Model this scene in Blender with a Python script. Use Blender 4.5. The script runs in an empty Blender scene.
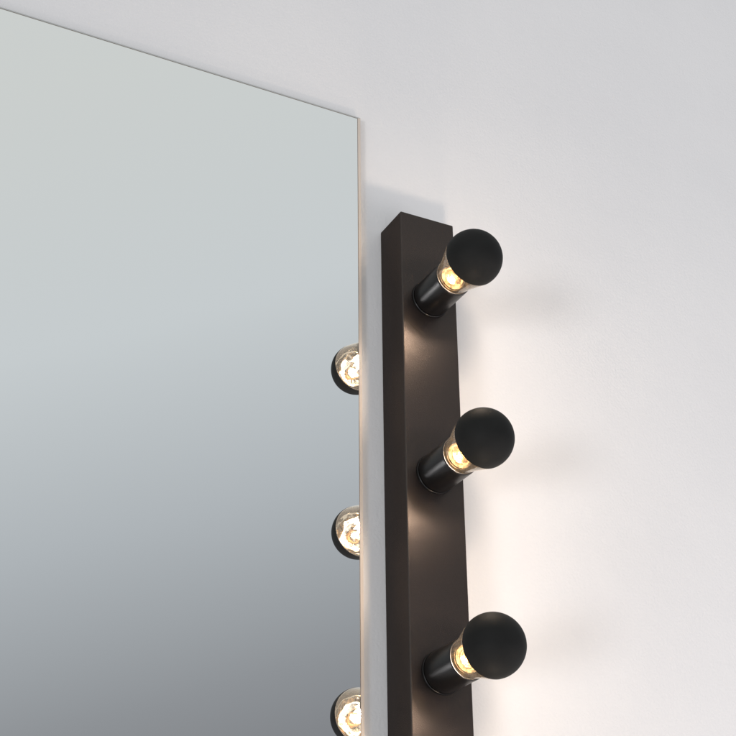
import bpy, bmesh, math, random
from mathutils import Vector, noise
S = 0.001                                  # everything below is given in millimetres
scene = bpy.context.scene
col = scene.collection

# ------------------------------------------------------------ materials
def new_mat(name):
    m = bpy.data.materials.new(name); m.use_nodes = True
    nt = m.node_tree; b = nt.nodes['Principled BSDF']
    return m, nt, b
def noise_bump(nt, b, scale, strength, dist, detail=4, coord='Object'):
    tc = nt.nodes.new('ShaderNodeTexCoord'); n = nt.nodes.new('ShaderNodeTexNoise')
    n.inputs['Scale'].default_value = scale; n.inputs['Detail'].default_value = detail
    bp = nt.nodes.new('ShaderNodeBump'); bp.inputs['Strength'].default_value = strength
    bp.inputs['Distance'].default_value = dist
    nt.links.new(tc.outputs[coord], n.inputs['Vector'])
    nt.links.new(n.outputs['Fac'], bp.inputs['Height'])
    nt.links.new(bp.outputs['Normal'], b.inputs['Normal'])
    return tc, n, bp
def vary(nt, b, tc, scale, c1, c2, lo=.35, hi=.65, sock='Base Color', detail=3):
    n = nt.nodes.new('ShaderNodeTexNoise'); n.inputs['Scale'].default_value = scale
    n.inputs['Detail'].default_value = detail
    r = nt.nodes.new('ShaderNodeValToRGB')
    r.color_ramp.elements[0].position = lo; r.color_ramp.elements[0].color = (*c1, 1)
    r.color_ramp.elements[1].position = hi; r.color_ramp.elements[1].color = (*c2, 1)
    nt.links.new(tc.outputs['Object'], n.inputs['Vector'])
    nt.links.new(n.outputs['Fac'], r.inputs['Fac'])
    nt.links.new(r.outputs['Color'], b.inputs[sock])

# painted plaster wall: roller texture + a few coarser trowel lumps
wall_m, nt, b = new_mat('painted_plaster')
b.inputs['Roughness'].default_value = .75
b.inputs['Specular IOR Level'].default_value = .25
tc, n, bp = noise_bump(nt, b, 420, .5, .0007, 5)
n2 = nt.nodes.new('ShaderNodeTexNoise'); n2.inputs['Scale'].default_value = 45; n2.inputs['Detail'].default_value = 3
bp2 = nt.nodes.new('ShaderNodeBump'); bp2.inputs['Strength'].default_value = .2; bp2.inputs['Distance'].default_value = .002
nt.links.new(tc.outputs['Object'], n2.inputs['Vector']); nt.links.new(n2.outputs['Fac'], bp2.inputs['Height'])
nt.links.new(bp.outputs['Normal'], bp2.inputs['Normal']); nt.links.new(bp2.outputs['Normal'], b.inputs['Normal'])
vary(nt, b, tc, 6, (.80, .797, .80), (.825, .82, .82))

# satin powder-coated steel, brown-black
coat_m, nt, b = new_mat('brown_black_powder_coat')
b.inputs['Roughness'].default_value = .255
b.inputs['Specular Tint'].default_value = (1, .80, .60, 1)
b.inputs['Specular IOR Level'].default_value = .5
tc, n, bp = noise_bump(nt, b, 1700, .55, .0003, 3)
vary(nt, b, tc, 700, (.0068, .0056, .0056), (.0100, .0079, .0077))
df = nt.nodes.new('ShaderNodeBsdfDiffuse'); gs = nt.nodes.new('ShaderNodeBsdfGlossy'); ad = nt.nodes.new('ShaderNodeAddShader')
gs.inputs['Color'].default_value = (.062, .0535, .0490, 1); gs.inputs['Roughness'].default_value = .325
nt.links.new(b.inputs['Base Color'].links[0].from_socket, df.inputs['Color'])
nt.links.new(bp.outputs['Normal'], df.inputs['Normal']); nt.links.new(bp.outputs['Normal'], gs.inputs['Normal'])
nt.links.new(df.outputs[0], ad.inputs[0]); nt.links.new(gs.outputs[0], ad.inputs[1])
nt.links.new(ad.outputs[0], nt.nodes['Material Output'].inputs['Surface'])

# smoother black of the sockets
sock_m, nt, b = new_mat('black_socket_enamel')
b.inputs['Base Color'].default_value = (.0055, .005, .005, 1)
b.inputs['Roughness'].default_value = .32
b.inputs['Specular IOR Level'].default_value = .34
tc, n, bp = noise_bump(nt, b, 1200, .15, .0002, 2)

# matt black coating of the bulb head
cap_m, nt, b = new_mat('matt_black_head_coating')
b.inputs['Roughness'].default_value = .6
b.inputs['Specular IOR Level'].default_value = .09
tc, n, bp = noise_bump(nt, b, 1500, .10, .0002, 2)
vary(nt, b, tc, 60, (.0135, .0138, .0134), (.0160, .0163, .0158))

# silvered inside of the head
refl_m, nt, b = new_mat('silvered_head_inside')
b.inputs['Base Color'].default_value = (.95, .92, .87, 1)
b.inputs['Metallic'].default_value = 1; b.inputs['Roughness'].default_value = .07
noise_bump(nt, b, 95, .55, .0020, 1)

def glass_mat(name, tint, ior, rough, extra=1.0, haze=.0055):
    m = bpy.data.materials.new(name); m.use_nodes = True; nt = m.node_tree; nt.nodes.clear()
    out = nt.nodes.new('ShaderNodeOutputMaterial'); mx = nt.nodes.new('ShaderNodeMixShader')
    tr = nt.nodes.new('ShaderNodeBsdfTransparent'); gl = nt.nodes.new('ShaderNodeBsdfGlossy')
    fr = nt.nodes.new('ShaderNodeFresnel'); fr.inputs['IOR'].default_value = ior
    mu = nt.nodes.new('ShaderNodeMath'); mu.operation = 'MULTIPLY'; mu.use_clamp = True; mu.inputs[1].default_value = extra
    tr.inputs['Color'].default_value = (*tint, 1); gl.inputs['Roughness'].default_value = rough
    gl.inputs['Color'].default_value = (1, .97, .92, 1)
    nt.links.new(fr.outputs[0], mu.inputs[0]); nt.links.new(mu.outputs[0], mx.inputs[0])
    nt.links.new(tr.outputs[0], mx.inputs[1]); nt.links.new(gl.outputs[0], mx.inputs[2])
    hz = nt.nodes.new('ShaderNodeBsdfTranslucent'); hz.inputs['Color'].default_value = (1, .90, .74, 1)
    m2 = nt.nodes.new('ShaderNodeMixShader'); m2.inputs[0].default_value = haze
    nt.links.new(mx.outputs[0], m2.inputs[1]); nt.links.new(hz.outputs[0], m2.inputs[2])
    nt.links.new(m2.outputs[0], out.inputs['Surface'])
    return m, nt, gl
glass_m, _, _ = glass_mat('clear_bulb_glass', (.96, .94, .90), 1.5, .03, 1.4)
stem_m, _, _ = glass_mat('stem_glass', (.95, .85, .66), 1.7, .10, 1.6)

def emit_mat(name, color, strength, base=(.8, .7, .5)):
    m, nt, b = new_mat(name)
    b.inputs['Base Color'].default_value = (*base, 1)
    b.inputs['Emission Color'].default_value = (*color, 1)
    b.inputs['Emission Strength'].default_value = strength
    return m
fil_m = emit_mat('glowing_filament', (1, .84, .58), 26)
glow_m, nt, b = new_mat('lit_brass_thread')
b.inputs['Metallic'].default_value = .9; b.inputs['Roughness'].default_value = .3
tc, n, bp = noise_bump(nt, b, 260, .6, .0008, 3)
vary(nt, b, tc, 240, (.12, .075, .035), (.58, .43, .24), .38, .62)

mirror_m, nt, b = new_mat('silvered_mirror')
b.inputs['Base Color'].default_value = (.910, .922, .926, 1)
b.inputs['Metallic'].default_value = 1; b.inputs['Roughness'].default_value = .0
lit_edge_m, nt, b = new_mat('lit_ground_glass_edge')  # beige holds the bulbs' warm glow on the glass edge, painted in
b.inputs['Base Color'].default_value = (.62, .55, .485, 1); b.inputs['Roughness'].default_value = .35
top_edge_m, nt, b = new_mat('ground_glass_top_edge')  # same ground glass, greyer, without the painted warm glow
b.inputs['Base Color'].default_value = (.44, .455, .45, 1); b.inputs['Roughness'].default_value = .4
line_m, nt, b = new_mat('silver_rim_line')
b.inputs['Base Color'].default_value = (.20, .16, .13, 1); b.inputs['Roughness'].default_value = .5
back_m, nt, b = new_mat('mirror_backing_paint')
b.inputs['Base Color'].default_value = (.42, .41, .40, 1); b.inputs['Roughness'].default_value = .6

# ------------------------------------------------------------ helpers
def link(name, me, mat, parent=None, smooth=False):
    o = bpy.data.objects.new(name, me); col.objects.link(o)
    me.materials.append(mat)
    if smooth:
        for p in me.polygons: p.use_smooth = True
    if parent: o.parent = parent
    return o
def from_bm(name, bm, mat, parent=None, smooth=False):
    bmesh.ops.recalc_face_normals(bm, faces=bm.faces)
    me = bpy.data.meshes.new(name); bm.to_mesh(me); bm.free()
    return link(name, me, mat, parent, smooth)
def box_bm(x0, x1, y0, y1, z0, z1, bev=0, seg=3):
    bm = bmesh.new(); bmesh.ops.create_cube(bm, size=1)
    for v in bm.verts:
        v.co = Vector(((x0+x1)/2+v.co.x*(x1-x0), (y0+y1)/2+v.co.y*(y1-y0), (z0+z1)/2+v.co.z*(z1-z0)))*S
    if bev:
        bmesh.ops.bevel(bm, geom=bm.edges[:], offset=bev*S, segments=seg, profile=.5, affect='EDGES')
    return bm
def lathe(profile, n=96):
    """revolve (s, r) pairs about the -Y axis; s runs away from the wall"""
    bm = bmesh.new(); rings = []
    for s, r in profile:
        if r < 1e-6: rings.append([bm.verts.new((0, -s*S, 0))]); continue
        rings.append([bm.verts.new((r*S*math.cos(2*math.pi*k/n), -s*S, r*S*math.sin(2*math.pi*k/n))) for k in range(n)])
    for a, c in zip(rings, rings[1:]):
        for k in range(n):
            k2 = (k+1) % n
            if len(a) == 1 and len(c) > 1: bm.faces.new((a[0], c[k], c[k2]))
            elif len(c) == 1 and len(a) > 1: bm.faces.new((a[k], c[0], a[k2]))
            elif len(a) > 1: bm.faces.new((a[k], c[k], c[k2], a[k2]))
    return bm
def tube_bm(pts, r, n=10, closed=False):
    bm = bmesh.new(); rings = []; N = len(pts)
    for i, p in enumerate(pts):
        p = Vector(p)
        a = Vector(pts[(i-1) % N if closed else max(i-1, 0)]); c = Vector(pts[(i+1) % N if closed else min(i+1, N-1)])
        t = (c-a).normalized(); u = t.orthogonal().normalized() if i == 0 else (u - t*u.dot(t)).normalized()
        w = t.cross(u)
        rings.append([bm.verts.new((p + (u*math.cos(2*math.pi*k/n)+w*math.sin(2*math.pi*k/n))*r)*S) for k in range(n)])
    for i in range(N if closed else N-1):
        a, c = rings[i], rings[(i+1) % N]
        for k in range(n): bm.faces.new((a[k], a[(k+1) % n], c[(k+1) % n], c[k]))
    if not closed: bm.faces.new(rings[0]); bm.faces.new(rings[-1])
    return bm
def empty(name, loc=(0, 0, 0)):
    o = bpy.data.objects.new(name, None); col.objects.link(o); o.location = Vector(loc)*S
    o.empty_display_size = .02
    return o

# ------------------------------------------------------------ the wall
wall = from_bm('wall', box_bm(-3000, 3000, 0, 120, -1800, 2000), wall_m)
wall['kind'] = 'structure'

# ------------------------------------------------------------ the mirror
EX, MT, MY = -49.35, 187.95, 6.2
MX0, MZ0 = -760, -820
mirror = empty('wall_mirror', (EX, 0, MZ0))
mirror['label'] = 'large frameless wall mirror with a thin pale ground edge'
mirror['category'] = 'mirror'
def mpart(name, bm, mat, smooth=False):
    o = from_bm(name, bm, mat, None, smooth)
    o.parent = mirror; o.matrix_parent_inverse = mirror.matrix_basis.inverted()
    return o
def frustum(x0, x1, z0, z1, yb, yf, ins):
    bm = bmesh.new()
    A = [(x0, yb, z0), (x1, yb, z0), (x1, yb, z1), (x0, yb, z1)]
    i0, i1, j0, j1 = ins
    B = [(x0+i0, yf, z0+j0), (x1-i1, yf, z0+j0), (x1-i1, yf, z1-j1), (x0+i0, yf, z1-j1)]
    return A, B
W1, W2 = 3.2, 2.0         # width of the ground edge at the side / at the top
x0, x1, z0, z1 = MX0-W1, EX+W1, MZ0-W2, MT+W2
# silvered face
bm = bmesh.new()
vs = [bm.verts.new(Vector(v)*S) for v in ((MX0, -MY, MZ0), (EX, -MY, MZ0), (EX, -MY, MT), (MX0, -MY, MT))]
bm.faces.new(vs)
me = bpy.data.meshes.new('glass'); bm.to_mesh(me); bm.free()
g = link('glass', me, mirror_m, mirror); g.matrix_parent_inverse = mirror.matrix_basis.inverted()
# sloping ground edges, one strip for each side
def strip(name, quad_in, quad_out, mat):
    (a, c), (d, e) = quad_in, quad_out
    bm = bmesh.new()
    f = [bm.verts.new(Vector(v)*S) for v in (a, c, (e[0], -MY+.35, e[1]), (d[0], -MY+.35, d[1]))]
    bm.faces.new(f)
    k = [bm.verts.new(Vector(v)*S) for v in ((e[0], -2.2, e[1]), (d[0], -2.2, d[1]))]
    bm.faces.new((f[3], f[2], k[0], k[1]))
    return mpart(name, bm, mat)
L = .55                   # dark line where the silvering stops
strip('ground_edge', ((EX+L, -MY-.02, MZ0), (EX+L, -MY-.02, MT+L)), ((x1, z0), (x1, z1)), lit_edge_m)
strip('ground_edge', ((EX+L, -MY-.02, MT+L), (MX0-L, -MY-.02, MT+L)), ((x1, z1), (x0, z1)), top_edge_m)
strip('ground_edge', ((MX0-L, -MY-.02, MT+L), (MX0-L, -MY-.02, MZ0-L)), ((x0, z1), (x0, z0)), lit_edge_m)
strip('ground_edge', ((MX0-L, -MY-.02, MZ0-L), (EX+L, -MY-.02, MZ0-L)), ((x0, z0), (x1, z0)), top_edge_m)
bm = bmesh.new()
def q(*p): bm.faces.new([bm.verts.new(Vector(v)*S) for v in p])
yl = -MY-.02
q((EX, yl, MZ0-L), (EX+L, yl, MZ0-L), (EX+L, yl, MT), (EX, yl, MT))
q((MX0-L, yl, MT), (EX+L, yl, MT), (EX+L, yl, MT+L), (MX0-L, yl, MT+L))
mpart('silvering_border', bm, line_m)
mpart('backing', box_bm(MX0+1, EX-.5, -.4, -MY+1.5, MZ0+1, MT-1), back_m)

# ------------------------------------------------------------ the lamp
W, D, TOP, STEP = 50.1, 36.97, 79.6, 154.49
BOT = -3*STEP-TOP
lamp = empty('wall_lamp', (0, 0, BOT))
lamp['label'] = 'tall brown-black box light bar holding a column of black-headed clear bulbs'
lamp['category'] = 'wall lamp'
def lpart(o, parent=None):
    o.parent = parent or lamp
    if parent is None: o.matrix_parent_inverse = lamp.matrix_basis.inverted()
    return o
lpart(from_bm('housing', box_bm(-W/2, W/2, -D, -.4, BOT, TOP, 1.0, 3), coat_m))

SC, R = 70.7, 22.5        # centre of the bulb's head above the housing's face, its radius
B0 = SC-3.0               # where the black coating begins
# socket: a sleeve with an open, rounded mouth
sock_prof = [(2.5, 0), (2.5, 15.2), (3, 15.7), (37.6, 15.7), (38.5, 15.5), (39, 15.1), (39, 14.7), (38.6, 14.3), (33, 14.2), (14, 14.2), (14, 0)]
sock_me = lathe(sock_prof)
collar_prof = [(0.2, 0), (.2, 16.4), (1.2, 16.4), (1.8, 16.2), (2.1, 15.9), (2.1, 15.6)]
seat_prof = [(18, 13.0)]+[(24.5+k*.5, 12.6-.09*k+.45*math.sin(k*1.45)) for k in range(29)]+[(39.5, 8.6), (40.7, 7.6), (39.9, 6), (41.1, 4.4), (41.3, 2), (40.9, 0)]
stem_prof = [(37, 9.5), (40, 7.0), (43, 5.4), (46, 4.6), (49, 4.3), (51.5, 5.4), (53.2, 5.0), (54, 3), (54.2, 0)]
neck = [(22, 13.2), (30, 13.4), (37.5, 13.8), (40, 14.8), (43, 15.5), (46, 16.1), (49, 16.9), (53, 18.1), (57, 19.4), (60, 20.35)]
head = []
a0 = math.asin((63-SC)/R)
a1 = math.asin((B0-SC)/R)
for k in range(9):
    a = a0+(a1-a0)*k/8; head.append((SC+R*math.sin(a), R*math.cos(a)))
glass_prof = neck+head
cap_prof = []
for k in range(41):
    a = a1+(math.pi/2-a1)*k/40; cap_prof.append((SC+(R+.15)*math.sin(a), (R+.15)*math.cos(a)))
cap_prof = [(B0+.05, R-.55), (B0-.05, R-.1)]+cap_prof
cap_prof[-1] = (cap_prof[-1][0], 0)
ref_prof = [(SC+(R-.6)*math.sin(a1+(math.pi/2-a1)*k/40), (R-.6)*math.cos(a1+(math.pi/2-a1)*k/40)) for k in range(41)]
ref_prof[-1] = (ref_prof[-1][0], 0)

def mesh_of(name, bm, mat, smooth=True, flip=False):
    bmesh.ops.recalc_face_normals(bm, faces=bm.faces)
    me = bpy.data.meshes.new(name); bm.to_mesh(me); bm.free(); me.materials.append(mat)
    for p in me.polygons: p.use_smooth = smooth
    return me
def sharp(me, deg=32):
    me.set_sharp_from_angle(angle=math.radians(deg)); return me
M = {
 'socket': sharp(mesh_of('socket', sock_me, sock_m)),
 'collar': sharp(mesh_of('collar', lathe(collar_prof), sock_m)),
 'bulb': mesh_of('light_bulb', lathe(glass_prof), glass_m),
 'cap': sharp(mesh_of('head_coating', lathe(cap_prof), cap_m), 50),
 'ref': mesh_of('head_reflector', lathe(ref_prof), refl_m),
 'stem': mesh_of('stem', lathe(stem_prof, 48), stem_m),
 'seat': mesh_of('bulb_seat', lathe(seat_prof, 64), glow_m),
}
# filament: a zigzag of glowing strands held round the stem
pts = []
NZ = 12
for k in range(NZ*6+1):
    t = k/(NZ*6); a = 2*math.pi*t*.92
    tri = abs(((t*NZ) % 1)*2-1)
    pts.append(((7.2+1.8*tri)*math.cos(a), -(52.5+8.5*tri), (7.2+1.8*tri)*math.sin(a)))
M['fil'] = mesh_of('filament', tube_bm(pts, .42, 8), fil_m)
wires = []
def child(name, me, parent, loc=(0, 0, 0)):
    o = bpy.data.objects.new(name, me); col.objects.link(o); o.parent = parent
    o.location = Vector(loc)*S
    return o
wire_bm = tube_bm([(2.5, -40, 0), (3, -48, .5), (6.5, -53, 1.5)], .25, 6)
M['wire'] = mesh_of('support_wire', wire_bm, sock_m)

for i in range(4):  # the lowest socket and bulb are unseen, added for their light
    z = -STEP*i-BOT
    s = child('socket', M['socket'], lamp, (0, -D, z))
    child('collar', M['collar'], s)
    child('bulb_seat', M['seat'], s)
    bl = child('light_bulb', M['bulb'], lamp, (0, -D, z))
    bl.rotation_euler = ((.004, -.006, .003, 0)[i], .7*i+.3, (-.005, .003, .006, 0)[i])
    for nm, k in (('head_coating', 'cap'), ('head_reflector', 'ref'), ('stem', 'stem'), ('filament', 'fil'), ('support_wire', 'wire')):
        child(nm, M[k], bl)
    ld = bpy.data.lights.new('bulb_light', 'POINT'); ld.energy = .64; ld.color = (1, .81, .67)
    ld.shadow_soft_size = .006
    lo = bpy.data.objects.new('bulb_light', ld); col.objects.link(lo); lo.parent = lamp
    lo.location = Vector((0, -D-58, z))*S

# ------------------------------------------------------------ soft room light
FILL_LOW, RIGHT, LEFT = .56, .24, .04
w = bpy.data.worlds.new('World'); scene.world = w; w.use_nodes = True
nt = w.node_tree; bg = nt.nodes['Background']
tc = nt.nodes.new('ShaderNodeTexCoord'); sp = nt.nodes.new('ShaderNodeSeparateXYZ')
nt.links.new(tc.outputs['Generated'], sp.inputs[0])
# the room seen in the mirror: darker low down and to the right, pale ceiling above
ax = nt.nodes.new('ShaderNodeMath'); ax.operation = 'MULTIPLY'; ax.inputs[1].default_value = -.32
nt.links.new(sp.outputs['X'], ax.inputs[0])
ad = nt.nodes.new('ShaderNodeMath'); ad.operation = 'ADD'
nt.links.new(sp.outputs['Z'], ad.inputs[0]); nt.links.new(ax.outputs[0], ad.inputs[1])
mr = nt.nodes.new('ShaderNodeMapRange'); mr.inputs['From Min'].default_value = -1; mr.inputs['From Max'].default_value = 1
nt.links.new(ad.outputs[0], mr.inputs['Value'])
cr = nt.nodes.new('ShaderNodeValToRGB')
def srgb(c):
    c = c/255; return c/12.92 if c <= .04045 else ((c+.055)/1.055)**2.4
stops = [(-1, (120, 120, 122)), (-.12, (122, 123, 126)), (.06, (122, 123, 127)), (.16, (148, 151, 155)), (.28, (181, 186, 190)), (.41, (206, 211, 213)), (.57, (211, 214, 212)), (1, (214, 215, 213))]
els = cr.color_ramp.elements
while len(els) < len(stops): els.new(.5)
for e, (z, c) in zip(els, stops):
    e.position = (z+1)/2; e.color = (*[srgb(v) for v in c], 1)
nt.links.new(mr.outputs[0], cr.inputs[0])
# added fill: background brightened below and to either side to light the wall
def smooth(src, lo, hi, gain):
    m = nt.nodes.new('ShaderNodeMapRange'); m.interpolation_type = 'SMOOTHSTEP'
    m.inputs['From Min'].default_value = lo; m.inputs['From Max'].default_value = hi
    m.inputs['To Min'].default_value = 0; m.inputs['To Max'].default_value = gain
    nt.links.new(src, m.inputs['Value']); return m.outputs[0]
def math2(op, a, b_):
    m = nt.nodes.new('ShaderNodeMath'); m.operation = op
    nt.links.new(a, m.inputs[0])
    if b_ is not None: nt.links.new(b_, m.inputs[1])
    return m.outputs[0]
X, Z = sp.outputs['X'], sp.outputs['Z']
gain = math2('ADD', smooth(math2('MULTIPLY', Z, None), .03, .30, FILL_LOW), smooth(X, .62, .95, RIGHT))
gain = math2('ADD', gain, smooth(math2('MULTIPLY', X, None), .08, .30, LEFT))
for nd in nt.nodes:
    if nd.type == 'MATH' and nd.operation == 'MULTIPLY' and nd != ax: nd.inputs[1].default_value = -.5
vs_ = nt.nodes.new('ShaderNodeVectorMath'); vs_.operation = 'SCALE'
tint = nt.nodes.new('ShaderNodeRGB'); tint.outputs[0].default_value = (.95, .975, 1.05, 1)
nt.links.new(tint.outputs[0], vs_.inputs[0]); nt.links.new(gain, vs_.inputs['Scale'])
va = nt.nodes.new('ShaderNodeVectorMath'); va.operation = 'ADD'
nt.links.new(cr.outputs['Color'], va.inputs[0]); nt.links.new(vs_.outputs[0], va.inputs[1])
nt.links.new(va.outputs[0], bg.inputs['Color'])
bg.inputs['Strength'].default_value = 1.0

sd = bpy.data.lights.new('room_light', 'SUN'); sd.energy = .80; sd.angle = math.radians(11); sd.color = (1, .97, .97)
so = bpy.data.objects.new('room_light', sd); col.objects.link(so)
so.rotation_euler = Vector((140, 107, 55)).to_track_quat('-Z', 'Y').to_euler()

al = bpy.data.lights.new('soft_fill', 'AREA'); al.shape = 'DISK'; al.size = .7; al.energy = 3.3; al.color = (1, .91, .90)  # added unseen fill, widens the glow low on the right wall
ao = bpy.data.objects.new('soft_fill', al); col.objects.link(ao); ao.location = (.80, -.70, -.70)
ao.rotation_euler = (Vector((.25, 0, -.22))-ao.location).to_track_quat('-Z', 'Y').to_euler()

# ------------------------------------------------------------ camera
cd = bpy.data.cameras.new('camera'); cam = bpy.data.objects.new('camera', cd); col.objects.link(cam)
cam.location = Vector((-508.85, -921.19, -607.88))*S
cam.rotation_euler = (2.0553, .0077, -.4687)
cd.sensor_width = 36; cd.sensor_fit = 'HORIZONTAL'; cd.lens = 1460.18/736*36
cd.shift_x = -.19/736; cd.shift_y = 10.73/736
cd.clip_start = .01; cd.clip_end = 50
scene.camera = cam
scene.view_settings.view_transform = 'Standard'; scene.view_settings.look = 'None'
scene.view_settings.exposure = 0
scene.render.engine = 'CYCLES'
scene.cycles.use_denoising = True
scene.cycles.max_bounces = 10; scene.cycles.transparent_max_bounces = 24
scene.cycles.sample_clamp_indirect = 4
scene.cycles.caustics_reflective = False; scene.cycles.caustics_refractive = False
